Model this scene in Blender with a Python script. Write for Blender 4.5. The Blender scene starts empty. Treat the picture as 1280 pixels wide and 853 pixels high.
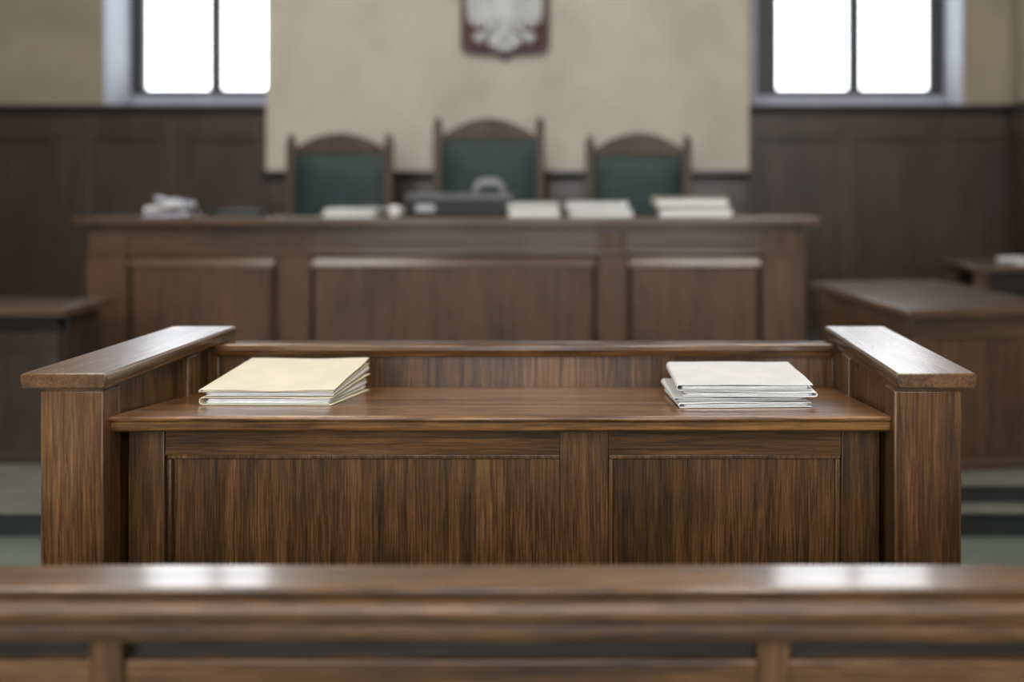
import bpy, bmesh, math, random
from mathutils import Vector, Matrix

random.seed(7)
sc = bpy.context.scene
C = sc.collection

# ------------------------------------------------------------------ camera, sky, lamps, exposure
cam_d = bpy.data.cameras.new('camera')
cam = bpy.data.objects.new('camera', cam_d)
C.objects.link(cam)
cam.location = (0, 0, 1.5)
cam.rotation_euler = (math.pi / 2, 0, 0)
cam_d.sensor_width = 36.0
cam_d.lens = 29.53
cam_d.shift_x = -0.1008
cam_d.shift_y = -0.1488
cam_d.clip_start = 0.05
cam_d.dof.use_dof = True
cam_d.dof.focus_distance = 1.88
cam_d.dof.aperture_fstop = 0.85
sc.camera = cam

sc.view_settings.view_transform = 'Standard'
sc.view_settings.look = 'None'
sc.view_settings.exposure = 0.0
sc.view_settings.gamma = 1.0
sc.view_settings.use_curve_mapping = False
sc.cycles.use_denoising = True
sc.cycles.max_bounces = 8
sc.cycles.caustics_reflective = False
sc.cycles.caustics_refractive = False

world = bpy.data.worlds.new('overcast_sky')
sc.world = world
world.use_nodes = True
bg = world.node_tree.nodes['Background']
bg.inputs[0].default_value = (0.90, 0.95, 1.0, 1)
bg.inputs[1].default_value = 6.0


def area(name, loc, aim, sx, sy, watts, col, portal=False):
    d = bpy.data.lights.new(name, 'AREA')
    d.shape = 'RECTANGLE'
    d.size, d.size_y = sx, sy
    d.energy = watts
    d.color = col
    o = bpy.data.objects.new(name, d)
    C.objects.link(o)
    o.location = loc
    o.rotation_euler = Vector(aim).to_track_quat('-Z', 'Y').to_euler()
    if portal:
        d.cycles.is_portal = True
    return o


# fluorescent ceiling fixtures, two rows
for lx in (-2.9, 1.1):
    for ly in (0.2, 2.2, 4.0):
        area('ceiling_lamp', (lx, ly, 4.9), (0, 0, -1), 1.4, 0.5, 48, (1.0, 0.93, 0.84))
# daylight through the three tall windows of the wall behind the camera
for lx in (-3.2, -0.9, 1.4):
    area('rear_window_daylight', (lx, -2.95, 3.2), (0, 1, -0.12), 1.3, 3.0, 36, (0.95, 0.97, 1.0))
area('window_portal_west', (-3.53, 7.47, 4.0), (0, -1, 0), 1.5, 3.4, 1, (1, 1, 1), True)
area('window_portal_east', (2.03, 7.47, 4.0), (0, -1, 0), 1.75, 3.4, 1, (1, 1, 1), True)


# ------------------------------------------------------------------ materials
def new_mat(name):
    m = bpy.data.materials.new(name)
    m.use_nodes = True
    nt = m.node_tree
    return m, nt, nt.nodes['Principled BSDF']


def ramp(nt, stops):
    r = nt.nodes.new('ShaderNodeValToRGB')
    e = r.color_ramp.elements
    while len(e) < len(stops):
        e.new(0.5)
    for k, (p, c) in enumerate(stops):
        e[k].position = p
        e[k].color = (*c, 1)
    return r


def wood(name, dark, mid, light, axis='z', rough=0.32, coat=0.25, scale=1.0, bump=0.25, coat_r=0.16):
    m, nt, b = new_mat(name)
    N, L = nt.nodes, nt.links
    tc = N.new('ShaderNodeTexCoord')
    oi = N.new('ShaderNodeObjectInfo')
    mul = N.new('ShaderNodeMath'); mul.operation = 'MULTIPLY'; mul.inputs[1].default_value = 13.0
    add = N.new('ShaderNodeVectorMath'); add.operation = 'ADD'
    L.new(oi.outputs['Random'], mul.inputs[0])
    L.new(tc.outputs['Object'], add.inputs[0])
    L.new(mul.outputs[0], add.inputs[1])
    ia = 'xyz'.index(axis)

    def stretched(along, across):
        mp = N.new('ShaderNodeMapping')
        s = [across * scale] * 3
        s[ia] = along * scale
        mp.inputs['Scale'].default_value = s
        L.new(add.outputs[0], mp.inputs['Vector'])
        return mp

    n1 = N.new('ShaderNodeTexNoise'); n1.inputs['Scale'].default_value = 1.0
    n1.inputs['Detail'].default_value = 5; n1.inputs['Roughness'].default_value = 0.6
    n1.inputs['Distortion'].default_value = 0.6
    L.new(stretched(1.2, 33).outputs[0], n1.inputs['Vector'])
    n2 = N.new('ShaderNodeTexNoise'); n2.inputs['Scale'].default_value = 1.0
    n2.inputs['Detail'].default_value = 3; n2.inputs['Roughness'].default_value = 0.7
    L.new(stretched(9, 230).outputs[0], n2.inputs['Vector'])
    n3 = N.new('ShaderNodeTexNoise'); n3.inputs['Scale'].default_value = 1.0
    n3.inputs['Detail'].default_value = 2
    L.new(stretched(1.6, 4).outputs[0], n3.inputs['Vector'])
    mix = N.new('ShaderNodeMix'); mix.data_type = 'FLOAT'
    mix.inputs['Factor'].default_value = 0.58
    L.new(n1.outputs['Fac'], mix.inputs['A']); L.new(n2.outputs['Fac'], mix.inputs['B'])
    mix2 = N.new('ShaderNodeMix'); mix2.data_type = 'FLOAT'
    mix2.inputs['Factor'].default_value = 0.2
    L.new(mix.outputs['Result'], mix2.inputs['A']); L.new(n3.outputs['Fac'], mix2.inputs['B'])
    r = ramp(nt, [(0.37, dark), (0.49, mid), (0.63, light)])
    L.new(mix2.outputs['Result'], r.inputs['Fac'])
    L.new(r.outputs['Color'], b.inputs['Base Color'])
    bp = N.new('ShaderNodeBump'); bp.inputs['Strength'].default_value = bump
    bp.inputs['Distance'].default_value = 0.002
    L.new(mix.outputs['Result'], bp.inputs['Height'])
    L.new(bp.outputs['Normal'], b.inputs['Normal'])
    rr = N.new('ShaderNodeMapRange')
    rr.inputs['From Min'].default_value = 0.35; rr.inputs['From Max'].default_value = 0.65
    rr.inputs['To Min'].default_value = rough + 0.1; rr.inputs['To Max'].default_value = rough - 0.05
    L.new(mix.outputs['Result'], rr.inputs['Value'])
    L.new(rr.outputs['Result'], b.inputs['Roughness'])
    b.inputs['Coat Weight'].default_value = coat
    b.inputs['Coat Roughness'].default_value = coat_r
    return m


def plain(name, col, rough=0.6, metal=0.0, var=0.0, vscale=6.0, coat=0.0, bump=0.0, bscale=60.0):
    m, nt, b = new_mat(name)
    N, L = nt.nodes, nt.links
    tc = N.new('ShaderNodeTexCoord')
    n = N.new('ShaderNodeTexNoise'); n.inputs['Scale'].default_value = vscale
    n.inputs['Detail'].default_value = 5
    L.new(tc.outputs['Object'], n.inputs['Vector'])
    lo = tuple(max(0, c * (1 - var)) for c in col); hi = tuple(min(1, c * (1 + var)) for c in col)
    r = ramp(nt, [(0.35, lo), (0.65, hi)])
    L.new(n.outputs['Fac'], r.inputs['Fac'])
    L.new(r.outputs['Color'], b.inputs['Base Color'])
    b.inputs['Roughness'].default_value = rough
    b.inputs['Metallic'].default_value = metal
    b.inputs['Coat Weight'].default_value = coat
    if bump:
        n2 = N.new('ShaderNodeTexNoise'); n2.inputs['Scale'].default_value = bscale
        n2.inputs['Detail'].default_value = 4
        L.new(tc.outputs['Object'], n2.inputs['Vector'])
        bp = N.new('ShaderNodeBump'); bp.inputs['Strength'].default_value = bump
        bp.inputs['Distance'].default_value = 0.003
        L.new(n2.outputs['Fac'], bp.inputs['Height'])
        L.new(bp.outputs['Normal'], b.inputs['Normal'])
    return m


def oak(axis, nm, **k):
    return wood('oak_' + nm, (0.014, 0.0065, 0.0025), (0.078, 0.036, 0.012), (0.22, 0.110, 0.041), axis, **k)


OAK_Z = oak('z', 'upright', rough=0.36)
DESK_X = wood('oak_desk', (0.020, 0.009, 0.003), (0.15, 0.066, 0.019), (0.36, 0.18, 0.058), 'x', rough=0.3, coat=0.6, coat_r=0.12)
OAK_MOULD = oak('x', 'moulded', rough=0.42, coat=0.15, coat_r=0.3)
OAK_X = oak('x', 'lengthways', rough=0.3, coat=0.9, coat_r=0.12)
OAK_Y = oak('y', 'depthways', rough=0.3, coat=1.0, coat_r=0.27)
BENCH_Z = wood('bench_oak_upright', (0.028, 0.012, 0.005), (0.080, 0.039, 0.017), (0.14, 0.074, 0.034), 'z', rough=0.55, coat=0.05, bump=0.1)
BENCH_X = wood('bench_oak_lengthways', (0.032, 0.016, 0.008), (0.085, 0.047, 0.024), (0.14, 0.082, 0.045), 'x', rough=0.34, bump=0.1, coat=0.9, coat_r=0.14)
BENCH_CAP = wood('bench_oak_bead', (0.032, 0.016, 0.008), (0.085, 0.047, 0.024), (0.14, 0.082, 0.045), 'x', rough=0.38, bump=0.1, coat=0.7, coat_r=0.24)
DADO = wood('wainscot_walnut', (0.014, 0.009, 0.006), (0.038, 0.025, 0.017), (0.070, 0.048, 0.034), 'z', rough=0.45, bump=0.1)
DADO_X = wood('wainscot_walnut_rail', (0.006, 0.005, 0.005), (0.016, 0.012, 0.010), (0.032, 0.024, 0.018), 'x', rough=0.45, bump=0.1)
CHAIR_W = wood('chair_oak', (0.015, 0.008, 0.004), (0.042, 0.023, 0.012), (0.085, 0.05, 0.026), 'z', rough=0.55, coat=0.05)
LEATHER = plain('green_leather', (0.007, 0.023, 0.021), 0.6, var=0.25, vscale=9, bump=0.3, bscale=180)
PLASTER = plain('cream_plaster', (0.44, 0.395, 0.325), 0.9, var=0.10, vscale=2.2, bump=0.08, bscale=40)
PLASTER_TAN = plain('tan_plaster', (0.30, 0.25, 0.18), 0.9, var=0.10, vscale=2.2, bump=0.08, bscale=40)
WHITEWALL = plain('white_plaster', (0.30, 0.31, 0.35), 0.85, var=0.04)
FRAME_D = plain('dark_window_paint', (0.035, 0.035, 0.036), 0.5, var=0.15)
FRAME_L = plain('pale_window_paint', (0.36, 0.38, 0.46), 0.5, var=0.06)
FLOOR = plain('grey_green_linoleum', (0.115, 0.135, 0.115), 0.5, var=0.15, vscale=3)
RISER = plain('dark_step_riser', (0.026, 0.030, 0.030), 0.6, var=0.2)
TREAD = plain('worn_step_tread', (0.125, 0.13, 0.112), 0.5, var=0.15)
MANILA = plain('manila_card', (0.58, 0.53, 0.40), 0.75, var=0.05, vscale=14)
WHITECARD = plain('white_card', (0.82, 0.82, 0.80), 0.8, var=0.04, vscale=14)
GREYCARD = plain('pale_grey_card', (0.54, 0.54, 0.535), 0.8, var=0.05, vscale=14)
CREAMCARD = plain('cream_card', (0.74, 0.68, 0.52), 0.8, var=0.05, vscale=14)
PAPER = plain('paper_sheets', (0.85, 0.85, 0.83), 0.85, var=0.06, vscale=60)
BLUEGREY = plain('blue_grey_paper', (0.42, 0.43, 0.50), 0.6, var=0.12, vscale=20)
BLACKPL = plain('black_plastic', (0.008, 0.009, 0.010), 0.6, var=0.2)
GREYPL = plain('grey_plastic', (0.10, 0.10, 0.105), 0.5, var=0.1)
DKGREEN = plain('dark_green_board', (0.030, 0.045, 0.042), 0.5, var=0.15)
CERAMIC = plain('white_ceramic', (0.8, 0.8, 0.8), 0.2, var=0.02, coat=0.3)
RED = plain('crimson_enamel', (0.060, 0.008, 0.012), 0.7, var=0.15)
REDDARK = plain('dark_red_border', (0.045, 0.012, 0.012), 0.45, var=0.15)
SILVER = plain('silvery_white_metal', (0.46, 0.47, 0.46), 0.45, var=0.12, vscale=10)
GOLD = plain('pale_gold', (0.50, 0.38, 0.20), 0.4, var=0.1)

GLASS, _nt, _b = new_mat('window_glass')
_nt.nodes.remove(_b)
_t = _nt.nodes.new('ShaderNodeBsdfTransparent'); _g = _nt.nodes.new('ShaderNodeBsdfGlossy')
_g.inputs['Roughness'].default_value = 0.02
_mx = _nt.nodes.new('ShaderNodeMixShader'); _mx.inputs[0].default_value = 0.05
_nt.links.new(_t.outputs[0], _mx.inputs[1]); _nt.links.new(_g.outputs[0], _mx.inputs[2])
_nt.links.new(_mx.outputs[0], _nt.nodes['Material Output'].inputs['Surface'])


# ------------------------------------------------------------------ mesh helpers
class MB:
    """collects shapes and links them as ONE mesh object"""

    def __init__(self):
        self.bm = bmesh.new()

    def hexa(self, p):
        """p: 8 corners, bottom loop of 4 then top loop of 4"""
        v = [self.bm.verts.new(q) for q in p]
        for f in ((3, 2, 1, 0), (4, 5, 6, 7), (0, 1, 5, 4), (1, 2, 6, 5), (2, 3, 7, 6), (3, 0, 4, 7)):
            self.bm.faces.new([v[i] for i in f])
        return self

    def box(self, x0, x1, y0, y1, z0, z1):
        return self.hexa([(x0, y0, z0), (x1, y0, z0), (x1, y1, z0), (x0, y1, z0),
                          (x0, y0, z1), (x1, y0, z1), (x1, y1, z1), (x0, y1, z1)])

    def prism(self, prof, axis, lo, hi):
        def pt(a, b, t):
            return {'x': (t, a, b), 'y': (a, t, b), 'z': (a, b, t)}[axis]
        A = [self.bm.verts.new(pt(a, b, lo)) for a, b in prof]
        B = [self.bm.verts.new(pt(a, b, hi)) for a, b in prof]
        n = len(prof)
        fs = [self.bm.faces.new(A), self.bm.faces.new(B[::-1])]
        for i in range(n):
            fs.append(self.bm.faces.new([A[i], B[i], B[(i + 1) % n], A[(i + 1) % n]]))
        bmesh.ops.recalc_face_normals(self.bm, faces=fs)
        return self

    def lathe(self, prof, cx, cy, n=20):
        """prof: (radius, z) from bottom to top"""
        rings = []
        for r, z in prof:
            if r < 1e-6:
                rings.append([self.bm.verts.new((cx, cy, z))])
            else:
                rings.append([self.bm.verts.new((cx + r * math.cos(2 * math.pi * k / n),
                                                 cy + r * math.sin(2 * math.pi * k / n), z)) for k in range(n)])
        for a, b in zip(rings, rings[1:]):
            for k in range(n):
                q = [a[k % len(a)], a[(k + 1) % n % len(a)], b[(k + 1) % n % len(b)], b[k % len(b)]]
                u = []
                for v in q:
                    if v not in u:
                        u.append(v)
                if len(u) > 2:
                    self.bm.faces.new(u)
        for rg, rev in ((rings[0], True), (rings[-1], False)):
            if len(rg) > 1:
                self.bm.faces.new(rg[::-1] if rev else rg)
        return self

    def tube(self, pts, rad, n=10):
        pts = [Vector(p) for p in pts]
        rads = rad if isinstance(rad, (list, tuple)) else [rad] * len(pts)
        rings = []
        for i, p in enumerate(pts):
            d = (pts[min(i + 1, len(pts) - 1)] - pts[max(i - 1, 0)]).normalized()
            up = Vector((0, 1, 0)) if abs(d.y) < 0.9 else Vector((1, 0, 0))
            a = d.cross(up).normalized(); b = d.cross(a)
            rings.append([self.bm.verts.new(p + rads[i] * (a * math.cos(2 * math.pi * k / n) + b * math.sin(2 * math.pi * k / n))) for k in range(n)])
        fs = []
        for A, B in zip(rings, rings[1:]):
            for k in range(n):
                fs.append(self.bm.faces.new([A[k], A[(k + 1) % n], B[(k + 1) % n], B[k]]))
        fs.append(self.bm.faces.new(rings[0][::-1])); fs.append(self.bm.faces.new(rings[-1]))
        bmesh.ops.recalc_face_normals(self.bm, faces=fs)
        return self

    def pillow(self, fb, ft, nx, ny):
        """closed slab between the surfaces fb(u,v) and ft(u,v)"""
        G = []
        for f in (fb, ft):
            G.append([[self.bm.verts.new(f(i / nx, j / ny)) for j in range(ny + 1)] for i in range(nx + 1)])
        B, T = G
        fs = []
        for i in range(nx):
            for j in range(ny):
                fs.append(self.bm.faces.new([B[i][j], B[i][j + 1], B[i + 1][j + 1], B[i + 1][j]]))
                fs.append(self.bm.faces.new([T[i][j], T[i + 1][j], T[i + 1][j + 1], T[i][j + 1]]))
        for i in range(nx):
            fs.append(self.bm.faces.new([B[i][0], B[i + 1][0], T[i + 1][0], T[i][0]]))
            fs.append(self.bm.faces.new([B[i + 1][ny], B[i][ny], T[i][ny], T[i + 1][ny]]))
        for j in range(ny):
            fs.append(self.bm.faces.new([B[0][j + 1], B[0][j], T[0][j], T[0][j + 1]]))
            fs.append(self.bm.faces.new([B[nx][j], B[nx][j + 1], T[nx][j + 1], T[nx][j]]))
        bmesh.ops.recalc_face_normals(self.bm, faces=fs)
        return self

    def frame(self, x0, x1, z0, z1, y0, y1, w):
        """four bars of a rectangular moulding in an upright plane"""
        self.box(x0, x1, y0, y1, z1 - w, z1); self.box(x0, x1, y0, y1, z0, z0 + w)
        self.box(x0, x0 + w, y0, y1, z0 + w, z1 - w); self.box(x1 - w, x1, y0, y1, z0 + w, z1 - w)
        return self

    def build(self, name, mat, parent=None, bev=0.003, seg=2, local=False):
        me = bpy.data.meshes.new(name)
        if parent is not None and not local:
            off = Vector((0, 0, 0))
            q = parent
            while q is not None:
                off += q.location
                q = q.parent
            bmesh.ops.translate(self.bm, verts=self.bm.verts, vec=-off)
        self.bm.to_mesh(me); self.bm.free()
        me.materials.append(mat)
        for p in me.polygons:
            p.use_smooth = True
        me.set_sharp_from_angle(angle=math.radians(35))
        o = bpy.data.objects.new(name, me)
        C.objects.link(o)
        if parent is not None:
            o.parent = parent
        if bev:
            md = o.modifiers.new('bevel', 'BEVEL')
            md.width = bev; md.segments = seg; md.limit_method = 'ANGLE'; md.angle_limit = math.radians(40)
            md.harden_normals = False
        return o


def thing(name, label, cat, loc, rot=(0, 0, 0), group=None):
    o = bpy.data.objects.new(name, None)
    o.empty_display_size = 0.1
    C.objects.link(o)
    o.location = loc; o.rotation_euler = rot
    o['label'] = label; o['category'] = cat
    if group:
        o['group'] = group
    return o


def struct(name, mb, mat, parent=None, bev=0.0):
    o = mb.build(name, mat, parent, bev)
    if parent is None:
        o['kind'] = 'structure'
    return o


# ------------------------------------------------------------------ the room
XL, XR, YB, YR, ZC = -5.4, 3.3, 7.0, -3.2, 6.2
struct('floor', MB().box(XL, XR, YR, YB + 0.5, -0.1, 0), FLOOR)
struct('ceiling', MB().box(XL - .2, XR + .2, YR, YB + 0.5, ZC, ZC + 0.1), WHITEWALL)
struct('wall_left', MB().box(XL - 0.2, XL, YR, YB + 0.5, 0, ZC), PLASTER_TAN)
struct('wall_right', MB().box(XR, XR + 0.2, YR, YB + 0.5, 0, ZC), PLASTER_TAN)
mb = MB()                                                  # rear wall with three tall window openings
rw = [(-3.9, -2.5), (-1.6, -0.2), (0.7, 2.1)]
mb.box(XL, XR, YR - 0.2, YR, 0, 1.2).box(XL, XR, YR - 0.2, YR, 5.2, ZC)
for a, b in zip([XL] + [w[1] for w in rw], [w[0] for w in rw] + [XR]):
    mb.box(a, b, YR - 0.2, YR, 1.2, 5.2)
struct('wall_rear', mb, PLASTER_TAN)
# back wall with two deep window openings
WL, WR = (-4.268, -2.79), (1.13, 2.905)
WZ0, WZ1 = 2.20, 5.70
mb = MB()
mb.box(XL, XR, YB, YB + 0.5, 0, WZ0).box(XL, XR, YB, YB + 0.5, WZ1, ZC)
for a, b in ((XL, WL[0]), (WL[1], WR[0]), (WR[1], XR)):
    mb.box(a, b, YB, YB + 0.5, WZ0, WZ1)
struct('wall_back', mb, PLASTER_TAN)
# the projecting cream bay between the windows
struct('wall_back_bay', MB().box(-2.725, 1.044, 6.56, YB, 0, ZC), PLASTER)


def window(n, x0, x1, panes, casing=None):
    """dark sash in the depth of the wall, white reveals either side"""
    fr = MB()
    y0, y1 = 7.40, 7.46
    xs = [x0] + [v for p in panes for v in p] + [x1]
    if casing:
        xs[0] = casing[1]
    for a, b in zip(xs[0::2], xs[1::2]):
        fr.box(a, b, y0, y1, 2.32, WZ1)
    for a, b in panes:
        fr.box(a, b, y0, y1, 2.32, 2.376).box(a, b, y0, y1, 5.62, WZ1)
    f = struct('window_%d' % n, fr, FRAME_D, bev=0.006)
    for a, b in panes:
        MB().box(a, b, 7.428, 7.434, 2.376, 5.62).build('window_pane', GLASS, f, 0)
    MB().box(x0, x1, 7.39, 7.46, WZ0, 2.32).build('window_apron', FRAME_L, f, 0.005)
    MB().box(x0 - 0.001, x0 + 0.012, YB, 7.39, WZ0 + .001, WZ1).build('window_reveal', WHITEWALL, f, 0)
    MB().box(x1 - 0.012, x1 + 0.001, YB, 7.39, WZ0 + .001, WZ1).build('window_reveal', WHITEWALL, f, 0)
    if casing:
        MB().box(casing[0], casing[1], 7.385, 7.46, 2.32, WZ1).build('window_casing', FRAME_L, f, 0.004)
    return f


window(1, WL[0], WL[1], [(-4.15, -3.575), (-3.478, -2.89)])
window(2, WR[0], WR[1], [(1.43, 2.055), (2.163, 2.765)], casing=(1.142, 1.244))


def wainscot(n, x0, x1, pans, y, ztop, zbase, capd=0.05):
    mb = MB()
    mb.box(x0, x1, y - 0.03, y, zbase, ztop - 0.05)                         # backing boards
    zr0, zr1, zf = zbase + 0.2, ztop - 0.27, ztop - 0.05
    fy = y - 0.052
    mb.box(x0, x1, fy, y - 0.03, zbase, zr0)
    mb.box(x0, x1, fy, y - 0.03, zr1, zf)
    edges = [x0] + [v for p in pans for v in p] + [x1]
    for a, b in zip(edges[0::2], edges[1::2]):
        mb.box(a, b, fy, y - 0.03, zr0, zr1)
    for a, b in pans:
        mb.frame(a, b, zr0, zr1, fy + 0.004, y - 0.028, 0.022)
    o = struct('trim_%d' % n, mb, DADO, bev=0.004)
    cap = MB().prism([(y, ztop), (y - 0.085, ztop), (y - 0.085, ztop - 0.025), (y - 0.06, ztop - 0.05), (y - 0.055, ztop - 0.09), (y, ztop - 0.09)], 'x', x0, x1)
    cap.build('dado_cap', DADO_X, o, 0.003)
    return o


wainscot(1, XL, -2.73, [(-5.2, -4.56), (-4.36, -3.77), (-3.56, -2.93)], YB, 2.193, 0.2)
wainscot(2, 1.05, XR, [(1.22, 1.83), (2.02, 2.63), (2.80, 3.18)], YB, 2.193, 0.2)
wainscot(3, -2.725, 1.044, [(-2.6, -2.2), (-1.9, -1.2), (-.6, -.1), (.1, .9)], 6.56, 1.64, 0.2)
for n, xx, s in ((4, XL, 1), (5, XR, -1)):                                   # low wainscot of the side walls
    mb = MB()
    a, b = sorted((xx, xx + s * 0.03)); mb.box(a, b, YR, YB - .1, 0, 2.14)
    a, b = sorted((xx, xx + s * 0.055))
    mb.box(a, b, YR, YB - .1, 0, 0.25).box(a, b, YR, YB - .1, 1.92, 2.14)
    y = YR + 0.2
    while y < YB - 0.3:
        mb.box(a, b, y, y + 0.18, 0.25, 1.92); y += 0.8
    o = struct('trim_%d' % n, mb, DADO, bev=0.004)
    a, b = sorted((xx, xx + s * 0.085))
    MB().box(a, b, YR, YB - .1, 2.14, 2.193).build('dado_cap', DADO_X, o, 0.006)

# stepped platform under the judges' end of the room
mb = MB().box(XL, XR, 3.625, YB, 0, 0.102)
o = struct('platform', mb, RISER)
MB().box(XL, XR, 3.600, YB, 0.102, 0.112).build('step_tread', TREAD, o, 0.004)
MB().box(-2.45, XR, 3.715, YB, 0.112, 0.186).build('step_riser', RISER, o, 0)
MB().box(-2.45, XR, 3.695, YB, 0.186, 0.200).build('step_tread', TREAD, o, 0.004)
MB().box(XL, -2.45, 4.95, YB, 0.112, 0.200).build('step_riser', RISER, o, 0)
MB().box(XL + .1, XR - .1, 5.52, YB - .5, 0.2, 0.4).build('dais', RISER, o, 0.004)

# ------------------------------------------------------------------ witness stand
T = thing('witness_stand', 'brown oak witness stand with two wide armrests and a desk holding two paper stacks',
          'witness stand', (-0.24, 2.04, 0))


def desk_z(y):
    return 1.0194 - 0.109 * (y - 1.77)


for (p0, p1, r0, r1, side) in ((-1.198, -1.067, -1.230, -1.051, -1), (0.582, 0.722, 0.580, 0.749, 1)):
    MB().box(p0, p1, 1.75, 1.812, 0, 1.078).build('post', OAK_Z, T, 0.003)
    inn = p1 if side < 0 else p0
    outr = p0 if side < 0 else p1
    a, b = sorted((inn + side * 0.012, outr - side * 0.012))
    w = MB().box(a, b, 1.812, 2.05, 0, 1.078)
    w.box(*sorted((inn + side * 0.03, outr - side * 0.03)), 2.05, 2.29, 0, 1.078)
    w.box(*sorted((inn, outr)), 1.812, 2.31, 0, 0.16)
    w.build('side_panel', OAK_Z, T, 0.003)
    MB().box(*sorted((inn, outr)), 2.10, 2.165, 0.16, 1.078).build('stile', OAK_Z, T, 0.003)
    MB().box(*sorted((inn, outr)), 2.262, 2.312, 0.16, 1.078).build('stile', OAK_Z, T, 0.003)
    # dark shadow-gap fillet under the armrest, then the armrest itself
    MB().box(*sorted((inn + side * .006, outr - side * .006)), 1.757, 2.31, 1.076, 1.087).build('fillet', OAK_X, T, 0)
    prof = [(r0 + .004, 1.087), (r1 - .004, 1.087), (r1 - .002, 1.097), (r1, 1.101), (r1, 1.113), (r1 - .004, 1.118),
            (r0 + .004, 1.118), (r0, 1.113), (r0, 1.101), (r0 + .002, 1.097)]
    MB().prism(prof, 'y', 1.735, 2.333).build('armrest', OAK_Y, T, 0.0025)

# desk board: front nosing with a bead, top falling gently towards the back
X0, X1 = -1.0675, 0.5825
mb = MB()
yf, yb = 1.770, 2.262
mb.prism([(yf + .004, desk_z(yf)), (yf, desk_z(yf) - .005), (yf + .001, desk_z(yf) - .010), (yf + .007, desk_z(yf) - .013), (yf + .007, desk_z(yf) - .030),
          (yf + .014, desk_z(yf) - .036), (yb, desk_z(yb) - .036), (yb, desk_z(yb))], 'x', X0, X1)
mb.build('desk_board', DESK_X, T, 0.0015)
# front frame under the desk
fy = 1.84
MB().box(-1.067, -0.988, fy, fy + .045, 0, .975).build('stile', OAK_Z, T, 0.002)
MB().box(-0.121, -0.016, fy, fy + .045, 0, .975).build('stile', OAK_Z, T, 0.002)
MB().box(0.496, 0.572, fy, fy + .045, 0, .975).build('stile', OAK_Z, T, 0.002)
MB().box(.574, .582, fy + .012, fy + .045, 0, .975).build('fillet', OAK_Z, T, 0.001)
for a, b in ((-0.988, -0.121), (-0.016, 0.496)):
    MB().box(a, b, fy + .003, fy + .045, .915, .975).build('top_rail', OAK_X, T, 0.002)
    MB().box(a, b, fy + .003, fy + .045, 0, .16).build('bottom_rail', OAK_X, T, 0.002)
    MB().box(a + .002, b - .002, fy + .022, fy + .036, .155, .92).build('panel', OAK_Z, T, 0)
    MB().frame(a, b, .16, .915, fy + .009, fy + .023, .011).build('panel_moulding', OAK_Z, T, 0.003)
# back board and its rail
MB().box(X0, X1, 2.263, 2.285, 0, 1.048).build('back_panel', OAK_Z, T, 0.002)
MB().prism([(2.245, 1.050), (2.288, 1.050), (2.300, 1.056), (2.300, 1.081), (2.292, 1.0855), (2.241, 1.0855), (2.235, 1.081), (2.235, 1.068), (2.241, 1.062)],
           'x', X0, X1).build('back_rail', OAK_X, T, 0.0015)

# ------------------------------------------------------------------ papers
def wob(a, b, seed):
    return 0.5 * (math.sin(3.1 * a + 1.7 * seed) + math.sin(4.3 * b + 2.9 * seed + 1.1 * a))


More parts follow.
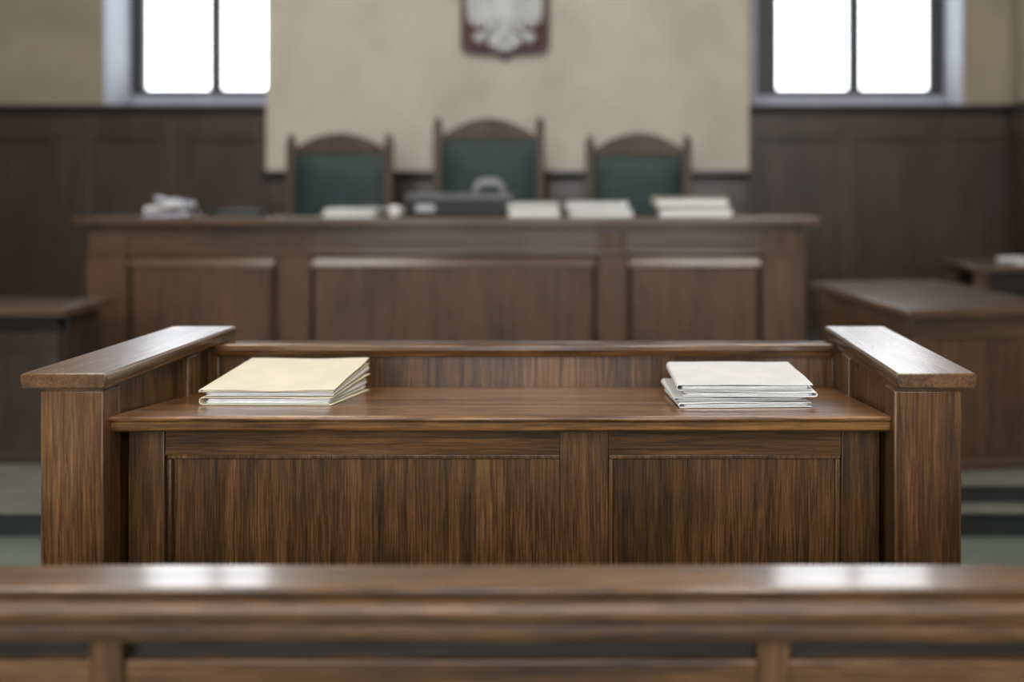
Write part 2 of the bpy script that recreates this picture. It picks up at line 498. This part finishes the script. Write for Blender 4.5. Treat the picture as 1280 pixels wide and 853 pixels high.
def make_file(name, label, w, d, zb, zt, loc, rot, cover, sheetm=None, n=5, group='', cat='folder', seed=1, sag=0.0015, fold=-1, inset=0.006, fill=.78):
    """a folded card cover with loose sheets inside; zb / zt = (front, back) heights over the local base plane"""
    t = thing(name, label, cat, loc, rot, group)
    t.rotation_mode = 'ZYX'
    rnd = random.Random(seed)
    th = 0.0014
    B = lambda v: zb[0] + (zb[1] - zb[0]) * v
    Z = lambda v: zt[0] + (zt[1] - zt[0]) * v

    mb = MB()                                           # the cover, a bent strip with thickness
    path = []
    for k in range(9):
        path.append(('b', 1 - k / 8))
    for k in range(1, 6):
        path.append(('f', k / 6))
    for k in range(13):
        path.append(('t', k / 12))
    ny = 6

    def pt(kind, u, v, off):
        zb_, zt_ = B(v) + off, Z(v) - off
        if kind == 'b':
            x, z = (u - .5) * w, zb_
        elif kind == 't':
            edge = 1 - abs(2 * u - 1) ** 3
            x, z = (u - .5) * w, zt_ + sag * wob(u * 2, v * 1.5, seed) * (0.35 + edge) - sag
            x += 0.002 * wob(v * 3, seed, seed)
        else:
            r = (zt_ - zb_) / 2
            ang = math.pi * u
            x = -w / 2 - min(r, 0.011) * math.sin(ang)
            z = (zb_ + zt_) / 2 - r * math.cos(ang) - sag * u
        return (x * (-1 if fold > 0 else 1), v * d, z)
    G = [[[mb.bm.verts.new(pt(k, u, j / ny, off)) for j in range(ny + 1)] for k, u in path] for off in (0, th)]
    fs = []
    m = len(path)
    for i in range(m - 1):
        for j in range(ny):
            fs.append(mb.bm.faces.new([G[0][i][j], G[0][i + 1][j], G[0][i + 1][j + 1], G[0][i][j + 1]]))
            fs.append(mb.bm.faces.new([G[1][i][j], G[1][i][j + 1], G[1][i + 1][j + 1], G[1][i + 1][j]]))
        fs.append(mb.bm.faces.new([G[0][i][0], G[1][i][0], G[1][i + 1][0], G[0][i + 1][0]]))
        fs.append(mb.bm.faces.new([G[0][i][ny], G[0][i + 1][ny], G[1][i + 1][ny], G[1][i][ny]]))
    for i in (0, m - 1):
        for j in range(ny):
            fs.append(mb.bm.faces.new([G[0][i][j], G[0][i][j + 1], G[1][i][j + 1], G[1][i][j]]))
    bmesh.ops.recalc_face_normals(mb.bm, faces=fs)
    mb.build('cover', cover, t, 0, local=True)

    sh = MB()                                           # the sheets, as a few ragged sections
    lo, hi = 0.10, 0.80
    for k in range(n):
        a, b = lo + (hi - lo) * k / n, lo + (hi - lo) * (k + fill) / n
        dx, dy = rnd.uniform(-1, 1) * inset, rnd.uniform(-.3, 1) * inset
        s0, s1 = rnd.uniform(-.3, .3), rnd.uniform(-.3, .3)

        def f(frac, uu, vv, dx=dx, dy=dy, s0=s0):
            v = vv
            z = B(v) + th + (Z(v) - B(v) - 2 * th - sag) * (frac + .05 * wob(uu * 2.5, v, s0 * 9 + k) * (1 if 0 < k < n - 1 else .4))
            return ((uu - .5) * (w - 2 * inset) + dx * .6, inset * .6 + dy * .6 + vv * (d - 2 * inset), z)
        sh.pillow(lambda u, v, a=a, f=f: f(a, u, v), lambda u, v, b=b, f=f: f(b, u, v), 12, 3)
    sh.build('sheets', sheetm or PAPER, t, 0, local=True)
    return t


tilt = math.atan(-0.109)
# left stack on the witness stand
LX, LY = -0.797, 1.922
base = Vector((LX, LY, desk_z(LY)))
G1 = 'case files stacked on the left of the witness stand desk'
make_file('case_folder', 'thick file with bulging rounded covers at the bottom of the stack under the cream folder', .298, .275,
          (.0015, .0015), (.0205, .0455), base, (tilt, 0, math.radians(-1.5)), CREAMCARD, n=6, group=G1, seed=3, inset=.008)
make_file('case_folder', 'thin white file pressed directly beneath the cream folder, above the thick file', .287, .27,
          (.0222, .0472), (.0300, .0675), base + Vector((.003, .003, 0)), (tilt, 0, math.radians(1.0)), WHITECARD, n=4, group=G1, seed=5, fold=1)
make_file('case_folder', 'cream manila folder lying on top of the file stack on the witness stand', .306, .278,
          (.0318, .0692), (.0395, .086), base + Vector((0, -.003, 0)), (tilt, 0, 0), MANILA, n=3, group=G1, seed=8, sag=.0022)
# right stack
RX, RY = 0.297, 1.888
base = Vector((RX, RY, desk_z(RY)))
G2 = 'white files stacked on the right of the witness stand desk'
zz = [((.0015, .0015), (.0128, .0178)), ((.0142, .0190), (.0230, .0358)), ((.0244, .0370), (.0364, .0548)), ((.0379, .0560), (.0525, .079))]
specs = [('white file at the very bottom of the white stack on the witness stand', -.001, .001, 3, WHITECARD),
         ('file second from the bottom of the white stack on the witness stand, jutting out leftwards', -.012, .008, 2.5, GREYCARD),
         ('white file directly under the topmost file of the white stack on the witness stand', .004, .003, -1.5, WHITECARD),
         ('pale grey-white file lying on top of the white stack on the witness stand', .0, .004, 1.0, GREYCARD)]
for k, (lab, dx, dy, ang, mt) in enumerate(specs):
    make_file('case_file', lab, .297 if k < 3 else .302, .262, *zz[k], base + Vector((dx, dy, 0)), (tilt, 0, math.radians(ang)), mt,
              n=4, group=G2, seed=11 + k, cat='file', inset=.009, fill=.66, fold=-1 if k != 2 else 1)

# ------------------------------------------------------------------ foreground barrier
T = thing('barrier', 'blurred brown wooden barrier with a moulded handrail crossing in front of the witness stand', 'barrier', (-.2, 1.22, 0))
bx0, bx1 = -2.3, 1.9
MB().prism([(1.172, .944), (1.168, .941), (1.168, .937), (1.177, .934), (1.177, .929), (1.240, .929), (1.244, .934), (1.244, .940), (1.240, .944)], 'x', bx0, bx1).build('handrail', OAK_X, T, 0.001)
MB().prism([(1.176, .929), (1.166, .926), (1.161, .921), (1.158, .914), (1.158, .907), (1.161, .902), (1.167, .8995), (1.167, .897), (1.161, .8945), (1.159, .886),
            (1.159, .878), (1.162, .872), (1.236, .872), (1.236, .929)], 'x', bx0 + .01, bx1 - .01).build('rail_moulding', OAK_MOULD, T, 0.0006)
MB().box(bx0 + .02, bx1 - .02, 1.217, 1.229, .12, .70).build('panel', OAK_Z, T, 0)
MB().box(bx0 + .02, bx1 - .02, 1.222, 1.236, .815, .873).build('painted_shade_strip', DADO_X, T, 0)  # added dark strip, its colour stands in for the shade under the moulding
MB().box(bx0 + .02, bx1 - .02, 1.206, 1.232, .70, .822).build('middle_rail', OAK_MOULD, T, 0.004)
for sx in (-2.27, -1.5, -.75, .203, .95, 1.82):
    MB().box(sx, sx + .046, 1.196, 1.234, 0, .873).build('stile', OAK_Z, T, 0.003)
MB().box(bx0 + .02, bx1 - .02, 1.206, 1.232, 0, .12).build('bottom_rail', OAK_X, T, 0.003)

# ------------------------------------------------------------------ judges' bench
T = thing('judges_bench', "long panelled judges' bench of brown wood in front of the three chairs", 'bench', (-1.03, 5.2, 0.2))
MB().prism([(5.125, 1.324), (5.12, 1.318), (5.12, 1.279), (5.130, 1.270), (5.68, 1.270), (5.68, 1.324)], 'x', -3.31, 1.249).build('worktop', BENCH_X, T, 0.004)
f = MB().box(-3.2, 1.12, 5.178, 5.20, 1.115, 1.236).box(-3.2, 1.12, 5.192, 5.21, 1.236, 1.270)
f.build('frieze', BENCH_X, T, 0.003)
MB().prism([(5.168, 1.114), (5.166, 1.109), (5.166, 1.102), (5.172, 1.090), (5.19, 1.088), (5.19, 1.118), (5.175, 1.118)], 'x', -3.25, 1.17).build('frieze_moulding', BENCH_X, T, 0.002)
for a, b in ((-3.246, -3.000), (0.906, 1.163)):
    MB().box(a, b, 5.155, 5.215, .35, 1.088).build('pilaster', BENCH_Z, T, 0.004)
    MB().box(a, b, 5.170, 5.215, 1.118, 1.240).build('pilaster_head', BENCH_Z, T, 0.004)
for a, b in ((-2.08, -1.875), (-.11, .07)):
    MB().box(a, b, 5.170, 5.215, .35, 1.088).build('stile', BENCH_Z, T, 0.004)
    MB().box(a, b, 5.174, 5.215, 1.118, 1.24).build('stile_head', BENCH_Z, T, 0.004)
for a, b in ((-3.0, -2.08), (-1.875, -.11), (.07, .906)):
    MB().box(a, b, 5.222, 5.235, .35, 1.088).build('panel_ground', BENCH_Z, T, 0)
    m_ = .012
    x0, x1, z0, z1 = a + m_, b - m_, .42, 1.078
    g = .058                                            # raised field with sloping margins
    MB().hexa([(x0, 5.222, z0), (x1, 5.222, z0), (x1, 5.205, z1), (x0, 5.205, z1),
               (x0 + g * .4, 5.150, z0 + g), (x1 - g * .4, 5.150, z0 + g), (x1 - g * .4, 5.150, z1 - g), (x0 + g * .4, 5.150, z1 - g)]).build('raised_panel', BENCH_Z, T, 0.002)
for a, b in ((-2.985, -2.095), (-1.86, -.125), (.085, .891)):
    MB().prism([(5.206, 1.082), (5.190, 1.082), (5.146, 1.036), (5.140, 1.026), (5.144, 1.019), (5.160, 1.014), (5.206, 1.014)], 'x', a, b).build('panel_cap', BENCH_CAP, T, 0.002)
MB().box(-3.27, 1.19, 5.15, 5.215, .2, .35).build('plinth', BENCH_X, T, 0.006)
for a, b in ((-3.246, -3.21), (1.127, 1.163)):
    MB().box(a, b, 5.215, 5.50, .2, 1.27).build('end_panel', BENCH_Z, T, 0.003)

# ------------------------------------------------------------------ judges' chairs
def make_chair(label, cx, w, ztop, zcrest, zjoin, zleather):
    y0 = 6.10
    t = thing('judge_chair', label, 'chair', (cx, 6.0, 0.4), group="judges' chairs behind the bench")
    h = w / 2
    for s in (-1, 1):
        a, b = sorted((s * h, s * (h - .062)))
        pm = (a + b) / 2
        MB().box(cx + a, cx + b, y0, y0 + .06, .4, ztop - .07).build('back_post', CHAIR_W, t, 0.006)
        MB().lathe([(.031, ztop - .072), (.034, ztop - .06), (.022, ztop - .05), (.024, ztop - .035), (.030, ztop - .02), (.020, ztop - .004), (0, ztop)], cx + pm, y0 + .03, 14).build('finial', CHAIR_W, t, 0)
        MB().box(cx + a, cx + b, 5.62, 5.68, .4, 1.02).build('front_leg', CHAIR_W, t, 0.006)
        MB().prism([(5.60, 1.02), (6.10, 1.05), (6.10, 1.085), (5.60, 1.058), (5.585, 1.04)], 'x', cx + a - .006, cx + b + .006).build('armrest', CHAIR_W, t, 0.008)
    # arched crest between the posts
    hi = h - .062
    n = 20
    prof = []
    for k in range(n + 1):
        u = -1 + 2 * k / n
        prof.append((cx + u * hi, zjoin + (zcrest - zjoin) * (math.cos(u * math.pi / 2) ** 0.9 if abs(u) < 1 else 0)))
    prof += [(cx + hi, zleather - .012), (cx - hi, zleather - .012)]
    MB().prism(prof, 'y', y0 + .008, y0 + .052).build('crest', CHAIR_W, t, 0.005)
    MB().box(cx - hi, cx + hi, y0 + .01, y0 + .05, .92, .99).build('lower_rail', CHAIR_W, t, 0.004)
    z0 = .99

    def ff(u, v):
        e = (1 - abs(2 * u - 1) ** 4) * (1 - abs(2 * v - 1) ** 6)
        return (cx + (2 * u - 1) * (hi + .0), y0 + .02 - .045 * e, z0 + v * (zleather - .012 - z0))
    MB().pillow(ff, lambda u, v: (cx + (2 * u - 1) * hi, y0 + .04, z0 + v * (zleather - .012 - z0)), 14, 14).build('backrest', LEATHER, t, 0)
    MB().box(cx - h + .02, cx + h - .02, 5.64, 6.1, .80, .88).build('seat_frame', CHAIR_W, t, 0.004)

    def st(u, v):
        e = (1 - abs(2 * u - 1) ** 4) * (1 - abs(2 * v - 1) ** 4)
        return (cx + (2 * u - 1) * (h - .07), 5.65 + v * .43, .885 + .06 * e)
    MB().pillow(lambda u, v: (cx + (2 * u - 1) * (h - .07), 5.65 + v * .43, .88), st, 10, 10).build('seat', LEATHER, t, 0)
    return t


make_chair('green leather chair with arched crest, behind the left part of the long bench', -2.008, .773, 1.895, 1.905, 1.797, 1.767)
make_chair('tallest green leather chair, with arched wooden crest, directly below the eagle shield', -.921, .808, 2.017, 2.012, 1.884, 1.872)
make_chair('green leather chair with arched crest, behind the right part of the long bench', .171, .773, 1.885, 1.905, 1.790, 1.757)

# ------------------------------------------------------------------ eagle shield
T = thing('coat_of_arms', 'dark red shield with a white crowned eagle hanging high on the cream wall', 'coat of arms', (-.856, 6.55, 2.5))
S = .69
SX, SZ, SY = -.856, 2.49, 6.557


def P2(pts):
    return [(SX + x * S, SZ + z * S) for x, z in pts]


half = [(0, 0), (.035, .03), (.10, .062), (.30, .075), (.42, .085), (.48, .12), (.5, .19), (.5, 1.10), (.47, 1.16)]
outer = half + [(-x, z) for x, z in half[:0:-1]]
inner = [(x * .9, .045 + (z - .02) * .925 if z > .05 else .075) for x, z in outer]
inner = [(x * .90, .06 + z * .92) for x, z in outer]
MB().prism(P2(outer), 'y', SY - .035, SY).build('shield_border', REDDARK, T, 0.006)
MB().prism(P2(inner), 'y', SY - .045, SY - .035).build('shield_field', RED, T, 0.004)
ya = SY - .075
e = MB()
wing = [(.07, .78), (.12, .88), (.21, .96), (.31, 1.02), (.39, 1.03), (.43, .97), (.40, .93), (.425, .86), (.43, .72), (.425, .58), (.41, .47), (.385, .40), (.37, .50),
        (.35, .40), (.325, .355), (.305, .46), (.285, .38), (.255, .355), (.235, .46), (.215, .40), (.185, .385), (.17, .48), (.13, .50), (.08, .58)]
for s in (1, -1):
    e.prism(P2([(x * s, z) for x, z in wing]), 'y', ya + .012, SY - .045)
    for (xa, za, xb, zb, r) in ((.39, .95, .392, .46, .020), (.345, .93, .33, .42, .022), (.295, .90, .26, .42, .022), (.24, .86, .19, .45, .022), (.18, .82, .135, .53, .02)):
        q = []
        for k in range(6):
            u = k / 5
            q.append((SX + s * (xa + (xb - xa) * u) * S, ya + .014, SZ + (za + (zb - za) * u) * S))
        e.tube(q, [r * S * f for f in (.7, 1, 1.1, 1.1, .95, .35)], 8)
    # thigh and foot
    e.tube([(SX + s * .06 * S, ya + .012, SZ + .50 * S), (SX + s * .12 * S, ya + .012, SZ + .40 * S), (SX + s * .19 * S, ya + .014, SZ + .33 * S), (SX + s * .245 * S, ya + .014, SZ + .285 * S)],
           [.062 * S, .06 * S, .035 * S, .022 * S], 10)
body = [(0, .92), (.055, .90), (.085, .80), (.115, .68), (.11, .55), (.075, .44), (.05, .36), (0, .33)]
e.prism(P2(body + [(-x, z) for x, z in body[-2:0:-1]]), 'y', ya - .004, SY - .045)
tail = [(.07, .42), (.075, .34), (.15, .29), (.19, .22), (.165, .165), (.115, .17), (.09, .12), (.045, .14), (0, .09)]
e.prism(P2(tail + [(-x, z) for x, z in tail[-2::-1]]), 'y', ya + .004, SY - .045)
for sx in (-.07, 0, .07):
    e.tube([(SX + sx * .3 * S, ya + .006, SZ + .36 * S), (SX + sx * .9 * S, ya + .004, SZ + .26 * S), (SX + sx * 1.2 * S, ya + .006, SZ + .175 * S)], [.016, .026, .012], 8)
# head looking to the viewer's left
e.tube([(SX, ya + .004, SZ + .84 * S), (SX - .004, ya + .004, SZ + .93 * S), (SX - .02, ya + .004, SZ + .99 * S), (SX - .045, ya + .004, SZ + 1.005 * S)], [.05, .04, .042, .028], 10)
eagle = e.build('eagle', SILVER, T, 0.004)
MB().tube([(SX - .065, ya + .004, SZ + 1.005 * S), (SX - .09, ya + .004, SZ + .995 * S), (SX - .098, ya + .004, SZ + .97 * S)], [.018, .012, .003], 8).build('beak', GOLD, eagle, 0)
cr = [(-.07, 1.035), (.03, 1.035), (.05, 1.10), (.02, 1.075), (-.02, 1.11), (-.06, 1.075), (-.09, 1.10)]
MB().prism(P2(cr), 'y', ya - .005, SY - .046).build('crown', GOLD, eagle, 0.003)
for s in (1, -1):
    c = MB()
    fx, fz = SX + s * .275 * S, SZ + .275 * S
    for dx, dz in ((-.075, -.02), (-.03, -.075), (.035, -.075), (.08, -.015)):
        c.tube([(fx, ya + .01, fz), (fx + dx * .7 * S, ya - .002, fz + dz * .6 * S), (fx + dx * S, ya + .01, fz + dz * 1.15 * S)], [.030, .026, .010], 8)
    c.build('claw', SILVER, eagle, 0)

# ------------------------------------------------------------------ things on the judges' bench
ZB = 1.3245
GB = "papers and files along the judges' bench"


def stack_files(x0, x1, y, items):
    """items: (name, label, category, height, cover, dx, angle)"""
    z = 0.0005
    for k, (nm, lab, cat, hgt, cov, dx, ang) in enumerate(items):
        make_file(nm, lab, (x1 - x0) - .02, .23, (z, z), (z + hgt, z + hgt), ((x0 + x1) / 2 + dx, y, ZB), (0, 0, math.radians(ang)), cov,
                  n=2, group=GB, cat=cat, seed=int(abs(x0) * 100) + k, sag=.0012, fill=.93, inset=.003)
        z += hgt + .0012


stack_files(-1.823, -1.485, 5.22, [
    ('case_file', 'flat white file alone in front of the left green chair, on the bench', 'file', .030, WHITECARD, 0, 2),
    ('paper_sheaf', 'white sheaf of papers on top of the flat white file before the left green chair', 'papers', .022, WHITECARD, .01, -3)])
stack_files(-.665, -.335, 5.17, [
    ('case_file', 'cream file under a white one, just right of the black case', 'file', .052, CREAMCARD, 0, 0),
    ('case_file', 'white file on the cream one, just right of the black case', 'file', .034, WHITECARD, -.006, 2)])
stack_files(-.300, .106, 5.14, [
    ('case_file', 'pale grey file under a white one, just left of the last bench stack', 'file', .048, GREYCARD, .012, -1),
    ('case_file', 'white file on a pale grey one, just left of the last bench stack', 'file', .045, WHITECARD, -.012, 1)])
stack_files(.255, .725, 5.19, [
    ('case_file', 'pale grey file at the bottom of the rightmost stack on the long bench', 'file', .060, GREYCARD, .01, 0),
    ('case_file', 'cream file on top of the rightmost stack on the long bench', 'file', .060, CREAMCARD, -.012, 2)])
# dark folder lying near the left end
make_file('document_folder', 'dark green folder lying on the bench between the blue-grey papers and the left chair', .30, .22, (.0005, .0005), (.042, .042), (-2.37, 5.24, ZB), (0, 0, .03),
          DKGREEN, DKGREEN, n=3, group=GB, cat='folder', seed=40)
# crumpled blue-grey papers
T = thing('paper_heap', 'loose heap of blue-grey papers near the left end of the bench', 'papers', (-2.81, 5.32, ZB))
for k, (dx, dz, ang, w, rz) in enumerate(((0, .0005, .05, .27, .1), (-.01, .030, .10, .24, -.35), (.02, .060, -.10, .21, .45))):
    mb = MB()
    R = Matrix.Rotation(rz, 4, 'Z')

    def sheet(u, v, h, dx=dx, dz=dz, ang=ang, w=w, R=R, k=k):
        p = R @ Vector(((u - .5) * w, (v - .5) * .17, 0))
        return (p.x + dx, p.y, max(0.0003, dz + h + .010 * wob(u * 4, v * 3, k + 2) * (k > 0) + (u - .5) * ang * .35 + (.02 * (k > 0))))
    mb.pillow(lambda u, v: sheet(u, v, 0), lambda u, v: sheet(u, v, .026), 10, 6)
    mb.build('sheets', BLUEGREY if k != 1 else WHITECARD, T, 0, local=True)
# small white cup
T = thing('cup', 'small round white cup standing just left of the black case on the bench', 'cup', (-1.378, 5.24, ZB))
MB().lathe([(.022, 0), (.024, .004), (.034, .022), (.037, .050), (.036, .070), (.033, .070), (.033, .05), (.030, .022), (0, .010)], 0, 0, 20).build('bowl', CERAMIC, T, 0, local=True)
MB().tube([(.034, 0, .056), (.052, 0, .054), (.056, 0, .038), (.046, 0, .024), (.034, 0, .022)], .005, 8).build('handle', CERAMIC, T, 0, local=True)
# black case with grey lid and arched handle
T = thing('equipment_case', 'black case with a grey lid and arched grey handle in front of the tallest chair', 'case', (-.99, 5.45, ZB))
MB().box(-.33, .33, -.14, .14, 0.001, .098).build('body', BLACKPL, T, 0.008, local=True)
MB().box(-.335, .335, -.145, .145, .098, .145).build('lid', GREYPL, T, 0.012, 3, local=True)
MB().box(-.27, -.15, -.150, -.141, .030, .075).build('latch', plain('steel', (.3, .3, .31), .35, .5), T, 0.003, local=True)
q = []
for k in range(15):
    a = math.pi * k / 14
    q.append((.165 - .105 * math.cos(a), .06, .145 + .105 * math.sin(a) ** .7))
hb = MB()
G = []
for (x, y, z), k in zip(q, range(15)):
    ax = .165
    nx, nz = (x - ax), (z - .145) * .9
    l = math.hypot(nx, nz) or 1
    nx, nz = nx / l, nz / l
    th = .022 + .036 * math.sin(math.pi * k / 14)
    G.append([hb.bm.verts.new((x, y - .035, z)), hb.bm.verts.new((x, y + .035, z)), hb.bm.verts.new((x - nx * th, y + .035, z - nz * th + (0.001 if k in (0, 14) else 0))),
              hb.bm.verts.new((x - nx * th, y - .035, z - nz * th + (0.001 if k in (0, 14) else 0)))])
fs = []
for a, b in zip(G, G[1:]):
    for i in range(4):
        fs.append(hb.bm.faces.new([a[i], a[(i + 1) % 4], b[(i + 1) % 4], b[i]]))
fs += [hb.bm.faces.new(G[0]), hb.bm.faces.new(G[-1][::-1])]
bmesh.ops.recalc_face_normals(hb.bm, faces=fs)
hb.build('handle', plain('light_grey_plastic', (.22, .22, .225), .5, var=.08), T, 0.006, local=True)

# ------------------------------------------------------------------ desks to the sides
def panel_front(T, x0, x1, y, z0, z1, n, mat, matx, local=True):
    st = .09
    MB().box(x0, x1, y, y + .03, z1 - .10, z1).build('top_rail', matx, T, 0.003, local=local)
    MB().box(x0, x1, y - .012, y + .03, z0, z0 + .05).build('plinth', matx, T, 0.004, local=local)
    w = (x1 - x0 - st) / n
    for k in range(n + 1):
        MB().box(x0 + k * w, x0 + k * w + st, y, y + .03, z0 + .05, z1 - .10).build('stile', mat, T, 0.003, local=local)
    for k in range(n):
        MB().box(x0 + k * w + st, x0 + (k + 1) * w, y + .012, y + .026, z0 + .05, z1 - .10).build('panel', mat, T, 0, local=local)


# right desk, turned a little towards the witness stand
ang = math.radians(8)
T = thing('side_desk', 'long brown panelled desk beside the right end of the judges\' bench', 'desk', (1.322, 3.80, 0.2), (0, 0, ang))
Wd, Ld = .80, 1.20
MB().prism([(0, .709), (Wd, .709), (Wd, .739), (Wd - .006, .750), (.006, .750), (0, .739)], 'y', 0, Ld).build('desk_top', BENCH_X, T, 0.005, local=True)
panel_front(T, .04, Wd - .04, .035, 0, .709, 1, BENCH_Z, BENCH_X)
MB().box(.04, .07, .066, Ld - .05, 0, .709).build('side_panel', BENCH_Z, T, 0.003, local=True)
MB().box(.025, .04, .066, Ld - .05, 0.0, .05).build('side_plinth', BENCH_X, T, 0.003, local=True)
MB().box(.03, .04, .066, Ld - .05, .60, .709).build('side_rail', BENCH_X, T, 0.003, local=True)
MB().box(Wd - .07, Wd - .04, .08, Ld - .05, 0, .709).build('side_panel', BENCH_Z, T, 0.003, local=True)

# left desk
T = thing('side_desk', 'dark brown panelled desk at the far left beyond the witness stand', 'desk', (-3.7, 4.42, 0.112))
z0 = .112
MB().prism([(4.205, .898), (4.20, .892), (4.20, .862), (4.21, .856), (4.62, .856), (4.62, .903), (4.21, .903)], 'x', -4.75, -2.76).build('desk_top', BENCH_X, T, 0.004)
MB().box(-4.72, -2.80, 4.30, 4.33, .77, .856).build('apron', DADO_X, T, 0.003)
panel_front(T, -1.0, .88, -.17, 0, .66, 3, DADO, DADO)
MB().box(-2.85, -2.82, 4.30, 4.60, z0, .856).build('end_panel', DADO, T, 0.003)
MB().box(-4.70, -4.67, 4.30, 4.60, z0, .856).build('end_panel', DADO, T, 0.003)

# small table further back on the right, with papers on it
T = thing('clerk_table', 'small dark table against the panelling beyond the long right desk', 'table', (2.72, 5.5, 0.2))
MB().box(-.48, .48, -.25, .30, .775, .815).build('table_top', BENCH_X, T, 0.005, local=True)
MB().box(-.44, .44, -.20, -.18, .62, .775).build('apron', DADO_X, T, 0.003, local=True)
MB().box(-.42, .42, .22, .24, .12, .775).build('modesty_panel', DADO_X, T, 0.003, local=True)
for x in (-.45, .38):
    for y in (-.22, .21):
        MB().box(x, x + .07, y, y + .06, 0, .775).build('leg', BENCH_Z, T, 0.004, local=True)
make_file('paper_sheaf', 'white papers lying on the small dark table beyond the long right desk', .30, .22, (.0005, .0005), (.035, .035), (2.70, 5.36, 1.0155), (0, 0, .05), GREYCARD, n=3,
          cat='papers', seed=77)
